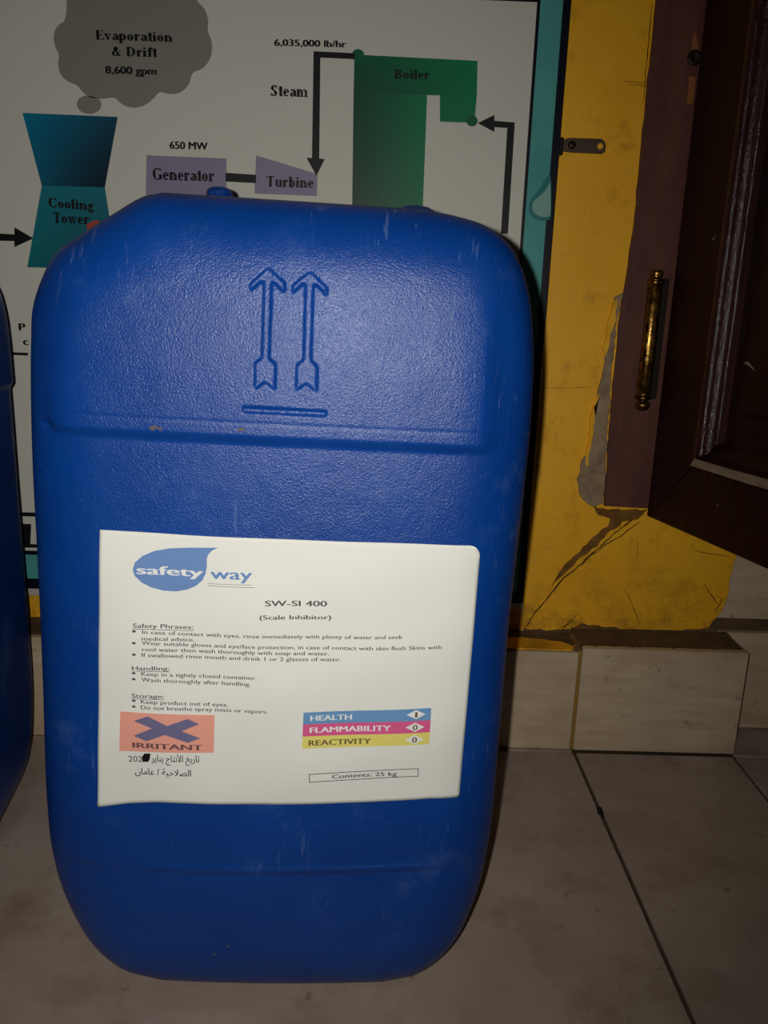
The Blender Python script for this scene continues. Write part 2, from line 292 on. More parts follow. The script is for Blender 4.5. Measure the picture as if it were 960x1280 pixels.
BOARD_SHAPES = [('cloud_print','printed grey steam cloud','cloud',[[(-0.26206,0.65334),(-0.26224,0.64536),(-0.26296,0.63911),(-0.26422,0.63457),(-0.26603,0.63175),(-0.26837,0.63065),(-0.27034,0.62923),(-0.27193,0.62749),(-0.27314,0.62544),(-0.27396,0.62306),(-0.27445,0.62077),(-0.2746,0.61856),(-0.27441,0.61643),(-0.27389,0.61437),(-0.27334,0.61262),(-0.27278,0.61116),(-0.2722,0.60999),(-0.2716,0.60911),(-0.27127,0.60793),(-0.27121,0.60642),(-0.27141,0.60461),(-0.27189,0.60249),(-0.27211,0.60041),(-0.27207,0.59839),(-0.27177,0.59641),(-0.27122,0.59449),(-0.27042,0.59276),(-0.26936,0.59122),(-0.26804,0.58987),(-0.26646,0.58872),(-0.26487,0.58776),(-0.26328,0.58699),(-0.26166,0.5864),(-0.26004,0.586),(-0.25851,0.58533),(-0.25707,0.58439),(-0.25572,0.58319),(-0.25448,0.58171),(-0.25322,0.58039),(-0.25196,0.57921),(-0.25069,0.57819),(-0.24941,0.57731),(-0.24779,0.5766),(-0.24583,0.57605),(-0.24352,0.57566),(-0.24088,0.57544),(-0.23826,0.57541),(-0.23567,0.57557),(-0.23311,0.57593),(-0.23059,0.57647),(-0.22841,0.57659),(-0.22659,0.57628),(-0.22511,0.57554),(-0.22399,0.57436),(-0.22274,0.5733),(-0.22136,0.57235),(-0.21986,0.57151),(-0.21824,0.57079),(-0.21652,0.57022),(-0.21471,0.56983),(-0.2128,0.56959),(-0.2108,0.56951),(-0.20879,0.56966),(-0.20676,0.57004),(-0.20473,0.57064),(-0.20267,0.57146),(-0.20075,0.5724),(-0.19895,0.57345),(-0.19727,0.57461),(-0.19572,0.57589),(-0.1943,0.57716),(-0.193,0.57844),(-0.19182,0.57971),(-0.19078,0.58099),(-0.18946,0.58181),(-0.18787,0.58217),(-0.18601,0.58207),(-0.18389,0.58153),(-0.18179,0.58117),(-0.17971,0.58101),(-0.17766,0.58104),(-0.17564,0.58126),(-0.17366,0.58179),(-0.17172,0.58261),(-0.16983,0.58374),(-0.16797,0.58516),(-0.16641,0.58669),(-0.16512,0.58833),(-0.16411,0.59008),(-0.16339,0.59193),(-0.16276,0.59354),(-0.16222,0.59493),(-0.16178,0.59609),(-0.16142,0.59701),(-0.16062,0.59787),(-0.15936,0.59868),(-0.15764,0.59941),(-0.15546,0.60009),(-0.15345,0.60106),(-0.1516,0.60232),(-0.14991,0.60388),(-0.14839,0.60572),(-0.14711,0.60771),(-0.14609,0.60984),(-0.14531,0.6121),(-0.14479,0.6145),(-0.14454,0.61681),(-0.14458,0.61904),(-0.1449,0.62118),(-0.1455,0.62322),(-0.14607,0.62498),(-0.14661,0.62644),(-0.14711,0.62761),(-0.14759,0.62849),(-0.14786,0.62959),(-0.14792,0.63091),(-0.14777,0.63246),(-0.14743,0.63424),(-0.14735,0.63614),(-0.14755,0.63818),(-0.14803,0.64035),(-0.14877,0.64265),(-0.14982,0.64472),(-0.15116,0.64657),(-0.15279,0.6482),(-0.15471,0.6496),(-0.15646,0.65172),(-0.15802,0.65456),(-0.1594,0.65811),(-0.1606,0.66239),(-0.16771,0.66537),(-0.18074,0.66707),(-0.19967,0.66749),(-0.22452,0.66661),(-0.24321,0.66396),(-0.25572,0.65954)],[(-0.25824,0.57198),(-0.25766,0.57322),(-0.25689,0.57432),(-0.25593,0.57527),(-0.25478,0.57608),(-0.25342,0.57672),(-0.25191,0.57715),(-0.25024,0.57735),(-0.2484,0.57732),(-0.2464,0.57708),(-0.24457,0.57675),(-0.24293,0.57635),(-0.24145,0.57587),(-0.24015,0.57533),(-0.23915,0.57457),(-0.23845,0.57361),(-0.23805,0.57244),(-0.23795,0.57106),(-0.2381,0.56979),(-0.2385,0.56863),(-0.23915,0.56757),(-0.24005,0.56663),(-0.24115,0.56578),(-0.24245,0.56504),(-0.24395,0.56441),(-0.24565,0.56389),(-0.24742,0.56359),(-0.24926,0.56353),(-0.25116,0.5637),(-0.25314,0.5641),(-0.25481,0.56474),(-0.25617,0.56561),(-0.25723,0.56672),(-0.25797,0.56808),(-0.25839,0.5694),(-0.25848,0.5707)]]),('generator_print','printed lilac generator box','lilac',[[(-0.2018,0.5329),(-0.134,0.5326),(-0.1345,0.4994),(-0.2039,0.497)]]),('turbine_print','printed lilac turbine wedge','lilac',[[(-0.1088,0.536),(-0.0563,0.5229),(-0.0568,0.5052),(-0.1104,0.5054)]]),('shaft_print',None,'black',[[(-0.1349,0.5212),(-0.1089,0.5205),(-0.109,0.5138),(-0.135,0.5142)]]),('steam_pipe_print','printed black steam arrow','black',[[(-0.0609,0.6174),(-0.0265,0.6171),(-0.027,0.6126),(-0.0552,0.6128),(-0.0551,0.5353),(-0.0504,0.5349),(-0.0573,0.5213),(-0.066,0.5356),(-0.0613,0.5354)]]),('feed_pipe_print','printed black feed arrow','black',[[(0.078,0.5675),(0.0918,0.5744),(0.0921,0.5698),(0.1094,0.5691),(0.1099,0.4801),(0.1037,0.4799),(0.1033,0.5646),(0.0924,0.5648),(0.0927,0.5611)]]),('inlet_arrow_print','printed black inlet arrow','black',[[(-0.3517,0.466),(-0.3186,0.4651),(-0.3182,0.471),(-0.3023,0.4623),(-0.3195,0.4545),(-0.3191,0.4595),(-0.3523,0.4593)]]),('valve_dot_print',None,'dgreen',[[(-0.0188,0.6159),(-0.0195,0.6135),(-0.0214,0.6117),(-0.024,0.6109),(-0.0267,0.6115),(-0.0286,0.6132),(-0.0294,0.6155),(-0.0288,0.6179),(-0.0269,0.6197),(-0.0242,0.6205),(-0.0216,0.6199),(-0.0196,0.6183)],[(0.0781,0.5693),(0.0775,0.5671),(0.0759,0.5654),(0.0735,0.5647),(0.071,0.5652),(0.0691,0.5668),(0.0683,0.569),(0.0689,0.5712),(0.0705,0.5729),(0.0729,0.5736),(0.0754,0.5731),(0.0773,0.5715)]]),('water_drop_print','printed water drop','droprim',[[(0.14198,0.52936),(0.14103,0.52854),(0.14009,0.52751),(0.13916,0.52629),(0.13825,0.52486),(0.13735,0.52324),(0.13649,0.52169),(0.13566,0.52021),(0.13488,0.51881),(0.13412,0.51749),(0.13324,0.51612),(0.13223,0.51471),(0.13109,0.51325),(0.12981,0.51175),(0.12874,0.51022),(0.12786,0.50866),(0.12719,0.50706),(0.12671,0.50544),(0.12645,0.50381),(0.1264,0.50219),(0.12656,0.50056),(0.12694,0.49894),(0.1275,0.49748),(0.12825,0.49619),(0.12919,0.49507),(0.13031,0.49413),(0.13156,0.49333),(0.13292,0.49267),(0.1344,0.49218),(0.136,0.49183),(0.13762,0.49164),(0.13928,0.49161),(0.14095,0.49175),(0.14265,0.49205),(0.144,0.49248),(0.145,0.49304),(0.14565,0.49374),(0.14595,0.49456),(0.14599,0.49736),(0.14576,0.50212),(0.14527,0.50885),(0.14453,0.51755),(0.14372,0.52387),(0.14288,0.52781)]]),('water_drop_print','printed water drop','drop',[[(0.14285,0.52322),(0.14255,0.52258),(0.14218,0.52176),(0.14174,0.52079),(0.14124,0.51965),(0.14066,0.51835),(0.13995,0.51708),(0.1391,0.51584),(0.13811,0.51464),(0.13699,0.51346),(0.13582,0.51233),(0.13461,0.51124),(0.13335,0.5102),(0.13205,0.5092),(0.13099,0.50816),(0.13018,0.50709),(0.12961,0.50598),(0.12929,0.50483),(0.12912,0.50368),(0.12912,0.50253),(0.12929,0.50138),(0.12961,0.50023),(0.13014,0.49917),(0.13086,0.49821),(0.13179,0.49734),(0.13291,0.49656),(0.13411,0.49591),(0.13537,0.49539),(0.1367,0.49499),(0.1381,0.49471),(0.13949,0.4946),(0.14088,0.49465),(0.14226,0.49486),(0.14364,0.49524),(0.14464,0.49584),(0.14526,0.49668),(0.14551,0.49775),(0.14539,0.49905),(0.14517,0.50148),(0.14487,0.50503),(0.14449,0.5097),(0.14401,0.5155),(0.14358,0.51969),(0.14319,0.52226)]]),('red_mark_print',None,'red',[[(-0.2559,0.4751),(-0.2501,0.4786),(-0.2446,0.4794),(-0.2457,0.4708),(-0.2547,0.4705)]]),('flow_line_print',None,'black',[[(-0.3323,0.3644),(-0.3144,0.3642),(-0.3146,0.3618),(-0.3325,0.3619)],[(-0.3442,0.2158),(-0.3066,0.2162),(-0.3069,0.2123),(-0.3445,0.2119)],[(-0.3451,0.2048),(-0.3232,0.2047),(-0.3254,0.1849),(-0.3088,0.1847),(-0.309,0.1815),(-0.347,0.1811)]])]
BOARD_TEXT = [('Evaporation',(-0.2398,0.6198),(-0.2085,0.62),(-0.1771,0.6202),0.0071,'serif'),('& Drift',(-0.2273,0.6081),(-0.2085,0.6083),(-0.1897,0.6085),0.0071,'serif'),('8,600 gpm',(-0.2335,0.5947),(-0.2122,0.5949),(-0.1908,0.5952),0.0061,'sans'),('6,035,000 lb/hr',(-0.0935,0.6203),(-0.0637,0.6207),(-0.0338,0.621),0.0053,'sans'),('Steam',(-0.0966,0.5824),(-0.0809,0.5825),(-0.0651,0.5826),0.0085,'serif'),('650 MW',(-0.182,0.5386),(-0.1658,0.5387),(-0.1495,0.5387),0.0062,'sans'),('Generator',(-0.1971,0.5137),(-0.1708,0.5137),(-0.1445,0.5138),0.0093,'serif'),('Turbine',(-0.1001,0.5115),(-0.0799,0.5115),(-0.0596,0.5116),0.0084,'serif'),('Boiler',(0.0066,0.5993),(0.0213,0.5995),(0.036,0.5997),0.0067,'serif'),('Cooling',(-0.2874,0.4884),(-0.2678,0.4877),(-0.2483,0.4871),0.0078,'serif'),('Tower',(-0.2844,0.4758),(-0.2688,0.4756),(-0.2531,0.4755),0.0085,'serif'),('P',(-0.3211,0.3837),(-0.3179,0.3837),(-0.3147,0.3837),0.0066,'sans'),('c',(-0.3182,0.3712),(-0.3157,0.3711),(-0.3132,0.3711),0.0067,'sans')]
TAB = [(0.1528,0.5588),(0.1589,0.5608),(0.1865,0.5609),(0.1894,0.5588),(0.1907,0.555),(0.1903,0.5505),(0.1877,0.5489),(0.1599,0.5492),(0.1536,0.5499)]
TAB_HOLE = (0.1857,0.5547)
TAB_RIVET = (0.1611,0.555)
CRACKS = [([(0.263,0.2294),(0.2455,0.2184),(0.2278,0.2008),(0.21,0.1807),(0.1904,0.1618),(0.1784,0.1448),(0.167,0.1275),(0.1549,0.1066)],0.0016,'crackm'),([(0.2362,0.2181),(0.2181,0.2038),(0.2017,0.1861),(0.1881,0.1701)],0.0012,'crackm'),([(0.2593,0.2212),(0.2413,0.2061),(0.2245,0.1942),(0.2086,0.179)],0.001,'crackm'),([(0.2198,0.6673),(0.2202,0.6403),(0.2203,0.6158),(0.2209,0.5921)],0.0007,'crackm'),([(0.2026,0.6084),(0.213,0.6075),(0.2219,0.6072)],0.0008,'crackm'),([(0.2084,0.6048),(0.2166,0.6057),(0.225,0.6042)],0.0006,'crackm'),([(0.2102,0.1109),(0.1999,0.1183),(0.1951,0.1079),(0.1834,0.1041)],0.0006,'crackm'),([(0.2514,0.1522),(0.2602,0.1372),(0.2698,0.1162)],0.0007,'crackm'),([(0.2585,0.2029),(0.2612,0.1845)],0.0006,'crackm'),([(0.2069,0.1259),(0.2007,0.1141),(0.1868,0.1059)],0.0008,'crackm'),([(0.3149,0.1936),(0.3367,0.1906),(0.3531,0.1885)],0.0006,'crackm'),([(0.1527,0.3471),(0.1764,0.3472),(0.1999,0.3493)],0.0005,'crackm'),([(0.3299,0.1603),(0.3368,0.1491),(0.3474,0.138)],0.0012,'crackm'),([(0.3423,0.1493),(0.3503,0.1438),(0.3448,0.1302)],0.0009,'crackm'),([(0.2356,0.235),(0.2406,0.2207),(0.2396,0.2133)],0.0018,'crackm'),([(0.1654,0.3171),(0.1685,0.312)],0.0008,'crackm')]
SCARS = [([(0.2196,0.4344),(0.2166,0.4138),(0.2163,0.3816),(0.2178,0.3375),(0.2186,0.2922),(0.2216,0.2392),(0.2111,0.2357),(0.1995,0.2433),(0.1947,0.262),(0.1975,0.2807),(0.2041,0.2917),(0.205,0.3146),(0.205,0.3371),(0.2081,0.3594),(0.2089,0.3886),(0.212,0.4158),(0.2135,0.43)],'plaster',0.003),([(0.2157,0.43),(0.2155,0.4103),(0.2122,0.3923),(0.2096,0.3741),(0.2059,0.3812),(0.2086,0.4065),(0.2117,0.4257)],'wall',0.0033),([(0.2047,0.3408),(0.2046,0.3108),(0.2034,0.2917),(0.2022,0.2724),(0.1987,0.2761),(0.2011,0.2993),(0.2016,0.3258)],'wall',0.0033),([(0.2111,0.2349),(0.2269,0.233),(0.2641,0.2334),(0.2558,0.2243),(0.2421,0.2207),(0.2352,0.2124),(0.226,0.2105),(0.2309,0.2236),(0.218,0.2279)],'scar',0.0018),([(0.2227,0.212),(0.2363,0.2165),(0.2188,0.1957),(0.1979,0.1753),(0.1792,0.1532),(0.1857,0.17),(0.2058,0.1928)],'scar',0.001),([(0.1549,0.1066),(0.1832,0.1058),(0.2032,0.1081),(0.2132,0.1136),(0.231,0.1124),(0.2636,0.1091),(0.3121,0.1097),(0.3455,0.1142),(0.3512,0.1075),(0.3212,0.1014),(0.2083,0.0962),(0.1558,0.0954)],'mortar',0.0016),([(0.2035,0.1047),(0.207,0.1108),(0.2229,0.113),(0.2394,0.1092),(0.2318,0.1047),(0.2158,0.1025)],'scar',0.0026)]
CHIPS = [[(0.257,0.6488),(0.2601,0.6404),(0.262,0.6308),(0.2566,0.6306),(0.2555,0.6391)],[(0.2561,0.6129),(0.2623,0.6125),(0.2622,0.6026),(0.2622,0.5914),(0.2574,0.5912),(0.2567,0.6024)]]

def psdf(x, z, poly):
    """signed distance to a polygon, negative inside"""
    a = np.array(poly, float); b = np.roll(a, -1, 0); P = np.stack([x, z], 1)[:, None, :]
    ab = b-a; q = P-a; t = np.clip((q*ab).sum(2)/(ab**2).sum(1), 0, 1); d = np.sqrt(((q-t[..., None]*ab)**2).sum(2).min(1))
    c = ((a[:, 1] <= P[..., 1]) != (b[:, 1] <= P[..., 1])) & (P[..., 0] < (b[:, 0]-a[:, 0])*(P[..., 1]-a[:, 1])/(b[:, 1]-a[:, 1]+1e-15)+a[:, 0])
    return np.where(c.sum(1) % 2 == 1, -d, d)
def canister_mesh():
    def spacing(n, e, lo):
        """n samples in 0..1, e of them crowded into the first and last lo"""
        t = (np.arange(e)/e)**2.6*lo
        return np.concatenate([t, np.linspace(lo, 1-lo, n-2*e), 1-t[::-1]])
    def fz(tz):
        return tz
    us = spacing(330, 34, .11); vs_ = spacing(600, 44, .07)
    zl = vs_*CL[-1, 1]; zr = vs_*CR[-1, 1]
    xl = np.interp(zl, CL[:, 1], CL[:, 0]); xr = np.interp(zr, CR[:, 1], CR[:, 0])
    X = xl[:, None]*(1-us)+xr[:, None]*us; Z = zl[:, None]*(1-us)+zr[:, None]*us
    D = sdist(X, Z); D[0] = D[-1] = 0; D[:, 0] = D[:, -1] = 0
    Y = front_smooth(X, Z, D); ny, nx = X.shape
    base = Y.copy()
    # upper panel stands proud and ends in a rounded step; a faint crease runs above it
    s0 = .3475 - .004*(X+.16)/.22
    mask = sstep(X, -.176, -.160)*sstep(-X, -.066, -.052)
    Y -= .0032*sstep(Z, s0-.0035, s0+.003)*mask*sstep(D, .004, .03)*(1-.65*sstep(Z, .375, .44))
    Y += .00028*np.exp(-((Z-s0-.0085)/.0007)**2)*mask
    Y += .0030*np.exp(-(((X+.1655)/.0035)**2+((Z-s0-.001)/.0025)**2))
    Y -= .0009*np.exp(-((Z-.0955-.02*(X+.06))/.0022)**2)*sstep(X, -.15, -.10)*sstep(-X, -.05, -.02)
    Y += .0008*sstep(-Z, -.098, -.092)*sstep(D, .004, .03)
    for poly in EMBOSS:
        p = np.array(poly); lo = p.min(0)-.002; hi = p.max(0)+.002
        m = (X > lo[0]) & (X < hi[0]) & (Z > lo[1]) & (Z < hi[1])
        d = psdf(X[m], Z[m], poly)
        Y[m] += .0014*sstep(-d, -.0003, .0007)
        # a fine lip round the stamped mark
    rs = np.random.RandomState(3)
    N1 = nx*ny; fv = np.stack([X, Y, Z], 2).reshape(-1, 3)
    # back half: the same outline with a plain face, mirrored in depth
    Yb = DEPTH - (front_smooth(X, Z, D)-bulge(X, Z)) + .0
    Yb += .003*sstep(Z, s0-.0035, s0+.003)*mask*sstep(D, .004, .03)*(1-.65*sstep(Z, .375, .44))
    bv = np.stack([X, Yb, Z], 2).reshape(-1, 3)
    idx = np.arange(N1).reshape(ny, nx)
    q = np.stack([idx[:-1, :-1], idx[:-1, 1:], idx[1:, 1:], idx[1:, :-1]], 2).reshape(-1, 4)
    F = [q, q[:, ::-1]+N1]
    loop = np.concatenate([idx[0, :-1], idx[:-1, -1], idx[-1, ::-1][:-1], idx[::-1, 0][:-1]])
    P0 = fv[loop]; P1 = bv[loop]
    tg = np.roll(P0, -1, 0)-np.roll(P0, 1, 0); nr = np.stack([tg[:, 2], 0*tg[:, 0], -tg[:, 0]], 1); nr /= np.linalg.norm(nr, axis=1)[:, None]+1e-12
    rings = []; base_i = 2*N1; prev = loop; m = len(loop); c = .5
    for t, o in ((.2, 0), (c-.008, 0), (c-.003, .0009), (c+.003, .0009), (c+.008, 0), (.8, 0)):
        rings.append(P0*(1-t)+P1*t+nr*o); cur = np.arange(m)+base_i; base_i += m
        F.append(np.stack([prev, cur, np.roll(cur, -1), np.roll(prev, -1)], 1)); prev = cur
    last = loop+N1
    F.append(np.stack([prev, last, np.roll(last, -1), np.roll(prev, -1)], 1))
    V = np.vstack([fv, bv]+rings); F = np.vstack(F)
    me = bpy.data.meshes.new('canister_body')
    me.vertices.add(len(V)); me.vertices.foreach_set('co', V.ravel())
    me.loops.add(F.size); me.loops.foreach_set('vertex_index', F.ravel().astype(np.int32))
    me.polygons.add(len(F)); me.polygons.foreach_set('loop_start', np.arange(0, F.size, 4, dtype=np.int32))
    me.polygons.foreach_set('use_smooth', np.ones(len(F), bool)); me.update(calc_edges=True); me.validate()
    return me

# ---------------------------------------------------------------- print: text and shapes laid on a surface
def text_mesh(s, bold=0, res=3, sans=True):
    c = bpy.data.curves.new('t', 'FONT'); c.body = s; c.resolution_u = res; c.fill_mode = 'FRONT'
    o = bpy.data.objects.new('t', c); COL.objects.link(o)
    me = bpy.data.meshes.new_from_object(o.evaluated_get(bpy.context.evaluated_depsgraph_get()))
    v = [(p.co.x, p.co.y) for p in me.vertices]; f = [tuple(p.vertices) for p in me.polygons]
    if bold:                                       # heavier weight: two strikes side by side
        k = len(v); v = [(x-bold, y) for x, y in v]+[(x+bold, y+.004) for x, y in v]; f = f+[tuple(i+k for i in q) for q in f]
    bpy.data.objects.remove(o); bpy.data.curves.remove(c); bpy.data.meshes.remove(me)
    return v, f
def bez(a, m, b, t):
    """curve through a (t=0), m (t=.5), b (t=1)"""
    return [a[i]*(1-3*t+2*t*t) + m[i]*(4*t-4*t*t) + b[i]*(2*t*t-t) for i in (0, 1)]
CAP = .73
def lay(vf, a, m, b, cap, surf):
    v, f = vf; x0 = min(p[0] for p in v); x1 = max(p[0] for p in v); out = []
    for x, y in v:
        t = (x-x0)/(x1-x0); p = bez(a, m, b, t); out.append((p[0], p[1]+y/CAP*cap))
    return out, f
def add_print(name, polys, surf, mat, parent, off, label=None):
    """polys: list of (verts2d, faces)"""
    vs, fs = [], []
    for v, f in polys:
        k = len(vs); vs += v; fs += [tuple(i+k for i in q) for q in f]
    y = surf(np.array([p[0] for p in vs]), np.array([p[1] for p in vs])) - off
    o = mesh(name, [(p[0], yy, p[1]) for p, yy in zip(vs, y)], fs, mat, parent)
    if label: o['label'] = label
    return o
def poly2(p):
    bm = bmesh.new(); f = bm.faces.new([bm.verts.new((x, z, 0)) for x, z in p])
    bmesh.ops.triangulate(bm, faces=[f]); bm.verts.index_update()
    r = ([(v.co.x, v.co.y) for v in bm.verts], [tuple(v.index for v in q.verts) for q in bm.faces]); bm.free()
    return r
def quadgrid(c, nx=8, nz=4):
    """four corners TL TR BR BL to a fine grid, so that it can follow a curved face"""
    v, f = [], []
    for j in range(nz+1):
        for i in range(nx+1):
            u, w_ = i/nx, j/nz
            v.append(tuple((c[0][k]*(1-u)+c[1][k]*u)*(1-w_)+(c[3][k]*(1-u)+c[2][k]*u)*w_ for k in (0, 1)))
    for j in range(nz):
        for i in range(nx):
            a = j*(nx+1)+i; f.append((a, a+nx+1, a+nx+2, a+1))
    return v, f
def strip2(pts, wd):
    v, f = [], []
    for (a, b) in zip(pts[:-1], pts[1:]):
        a = Vector(a); b = Vector(b); d = (b-a).normalized()*wd/2; n = Vector((-d.y, d.x)); k = len(v)
        v += [tuple(a-d*.98+n), tuple(a-d*.98-n), tuple(b+d*.98-n), tuple(b+d*.98+n)]; f.append((k, k+1, k+2, k+3))
    return v, f

# serif lettering, drawn as stems, hairlines, bowls and slab serifs; cap height 1, x-height .68
TH, TN = .25, .1
def _r(x0, y0, x1, y1): return ([(x0, y0), (x1, y0), (x1, y1), (x0, y1)], [(0, 1, 2, 3)])
def _l(x0, y0, x1, y1, w0, w1=None):
    w1 = w1 or w0; return ([(x0-w0/2, y0), (x0+w0/2, y0), (x1+w1/2, y1), (x1-w1/2, y1)], [(0, 1, 2, 3)])
def _b(cx, cy, rx, ry, a0=0, a1=360, th=TH, tn=TN, n=18):
    v, f = [], []
    for i in range(n+1):
        a = math.radians(a0+(a1-a0)*i/n); t = tn+(th-tn)*abs(math.cos(a))**1.3
        v += [(cx+rx*math.cos(a), cy+ry*math.sin(a)), (cx+(rx-t)*math.cos(a), cy+(ry-min(t, tn*1.2))*math.sin(a))]
    for i in range(n): f.append((2*i, 2*i+2, 2*i+3, 2*i+1))
    return v, f
def _s(x, y, w_=.34): return _r(x-w_/2, y, x+w_/2, y+.06)
def stem(x, y0, y1, top=True, bot=True, wt=.34):
    o = [_r(x-TH/2, y0, x+TH/2, y1)]
    if bot: o.append(_s(x, y0, wt))
    if top: o.append(_r(x-.17, y1-.06, x+TH/2, y1))
    return o
XH = .68
SER = {
 'E': (.74, stem(.2, 0, 1)+[_r(.2, 0, .68, .07), _r(.2, .93, .66, 1), _r(.2, .47, .5, .54), _r(.62, 0, .70, .24), _r(.6, .78, .66, 1), _r(.45, .36, .51, .65)]),
 'v': (.6, [_l(.3, 0, .13, XH, .1, TH+.02), _l(.3, 0, .5, XH, .09, .08), _s(.13, XH-.06), _s(.5, XH-.06, .24)]),
 'a': (.58, [_r(.34, .04, .34+TH, .5), _b(.31, .46, .23, .22, 0, 170), _b(.25, .19, .2, .2, 40, 330), _r(.5, 0, .62, .07)]),
 'p': (.66, stem(.17, -.3, XH)+[_b(.36, .34, .26, .35, -150, 150)]),
 'o': (.6, [_b(.3, .34, .27, .35)]),
 'r': (.52, stem(.18, 0, XH)+[_b(.36, .5, .17, .19, 20, 150), _r(.37, .48, .5, .62)]),
 't': (.42, [_r(.12, .06, .12+TH, .9), _r(.02, XH-.07, .4, XH), _b(.3, .14, .17, .15, 190, 340)]),
 'i': (.36, stem(.18, 0, XH)+[_b(.17, .88, .11, .1, th=.11, tn=.1)]),
 'n': (.72, stem(.18, 0, XH)+[_b(.4, .44, .2, .25, 0, 140)]+[_r(.42, 0, .42+TH, .46), _s(.52, 0)]),
 'm': (1.06, stem(.18, 0, XH)+[_b(.38, .44, .19, .25, 0, 140), _r(.38, 0, .57, .46), _s(.475, 0, .3), _b(.72, .44, .2, .25, 0, 140), _r(.73, 0, .92, .46), _s(.83, 0, .34)]),
 'u': (.72, [_r(.08, .22, .08+TH, XH), _r(.02, XH-.06, .25, XH), _b(.32, .24, .24, .25, 180, 330), _r(.44, 0, .44+TH, XH), _r(.36, XH-.06, .5, XH), _r(.55, 0, .72, .06)]),
 '&': (.9, [_b(.36, .27, .3, .28, 60, 330), _b(.4, .78, .2, .22), _l(.72, .0, .3, .7, .2), _l(.5, .2, .78, .5, .08), _s(.76, .48, .24)]),
 'D': (.86, stem(.2, 0, 1)+[_b(.34, .5, .46, .5, -90, 90, TH+.02), _r(.2, 0, .36, .07), _r(.2, .93, .36, 1)]),
 'f': (.42, [_r(.12, 0, .12+TH, .85), _s(.22, 0), _r(.02, XH-.07, .4, XH), _b(.32, .82, .2, .19, 10, 180), _r(.36, .78, .5, .9)]),
 'S': (.66, [_b(.33, .74, .25, .26, 20, 250), _b(.32, .27, .28, .28, -160, 80), _l(.52, .3, .12, .72, .2), _r(.52, .7, .59, 1), _r(.04, 0, .11, .3)]),
 'e': (.56, [_b(.29, .34, .26, .35, 0, 320), _r(.1, .33, .54, .4)]),
 'G': (.9, [_b(.46, .5, .42, .52, 45, 330, TH+.02), _r(.6, .06, .6+TH, .42), _s(.7, .4), _r(.72, .7, .79, 1)]),
 'T': (.78, [_r(.29, 0, .29+TH, 1), _s(.39, 0), _r(.04, .92, .74, 1), _r(.04, .74, .1, 1), _r(.68, .74, .74, 1)]),
 'B': (.78, stem(.2, 0, 1)+[_b(.36, .75, .3, .25, -90, 90), _b(.36, .27, .36, .28, -90, 90), _r(.2, 0, .4, .07), _r(.2, .93, .38, 1), _r(.2, .48, .4, .55)]),
 'b': (.66, [_r(.08, 0, .08+TH, 1), _r(.0, .94, .2, 1), _b(.36, .34, .26, .35, -150, 150)]),
 'l': (.36, stem(.18, 0, 1)),
 'C': (.82, [_b(.45, .5, .41, .52, 42, 322, TH+.02), _r(.7, .68, .77, 1)]),
 'g': (.62, [_b(.28, .44, .22, .25), _b(.3, -.08, .26, .2), _l(.16, .06, .2, .24, .12), _r(.4, .58, .6, .67)]),
 'w': (.86, [_l(.28, 0, .13, XH, .1, TH), _l(.28, 0, .42, XH, .08), _l(.58, 0, .42, XH, .1, TH-.02), _l(.58, 0, .74, XH, .08), _s(.13, XH-.06, .28), _s(.42, XH-.06, .24), _s(.74, XH-.06, .22)]),
 ' ': (.34, []),
}
def serif(s):
    v, f, x = [], [], 0
    for ch in s:
        wd, parts = SER[ch]
        for pv, pf in parts:
            k = len(v); v += [((p[0]+x)*CAP, p[1]*CAP) for p in pv]; f += [tuple(i+k for i in q) for q in pf]
        x += wd
    return v, f

# ================================================================ SETTING
# ---- floor with its tiles
fl = box('floor', -1.6, 1.4, -.7, 1.3, -.03, -.0035, M['grout']); tag(fl, 'pale beige tiled floor with dirty dark joints', kind='structure')
G = .0017
for i, (a, b) in enumerate(((-1.002, -.400), (-.400, .2035), (.2035, .360), (.360, .962))):
    for j, (c, d) in enumerate(((-.50, .098), (.098, .7005), (.7005, 1.25))):
        if i == 2 and j == 2: continue
        box('floor_tile', a+G, b-G, c+G, d-G, -.0035, random.uniform(-.0004, 0.), M['floor'], fl, bev=.0006, seg=1)
box('joint_chip', .2005, .2085, .600, .612, -.004, .0002, M['gap'], fl, bev=.001, jit=.001)
# ---- yellow back wall: plaster coat over masonry
wb = box('wall_back', -1.6, 1.4, .7645, .90, 0, 1.35, M['plaster']); tag(wb, 'yellow painted plaster wall with cracks behind the blue cans', kind='structure')
rr = random.Random(5)
edge = rag([(.352, .236), (.3575, .19), (.3545, .165), (.3552, .150), (.3525, .133), (.344, .121), (.336, .108)], .004, .0006, rr, False)
coat = [(-1.6, 1.35), (-1.6, .10), (.30, .10)] + edge[::-1] + [(.352, 1.35)]
pc = slab('plaster_coat', coat, .75, .764, M['wall'], wb)
def pk(n, pts, wd, mat='crackm', seed=1, y=.75): return crack(n, pts, wd, y, M[mat], wb, seed)
for i, (pts, wd, mt) in enumerate(CRACKS): pk('crack', pts, wd, mt, i+3)
for i, (pts, mt, dy) in enumerate(SCARS):
    slab('plaster_scar', rag(pts, .005, .0011, random.Random(i+20)), .75-dy, .7502, M[mt], wb, bev=.0008 if dy > .0015 else 0)
# ---- tiles on the wall past the broken edge
for a, b, c, d, y in ((.330, .62, .1205, .232, .7595), (.338, .62, .002, .1075, .7535), (.64, .95, .002, .1075, .7535), (.622, .95, .1205, .232, .7595)):
    box('wall_tile', a, b, y, y+.009, c, d, M['skirt'], wb, bev=.0006, seg=1)
box('tile_joint', .334, .95, .7605, .766, .1075, .1205, M['mortar'], wb)
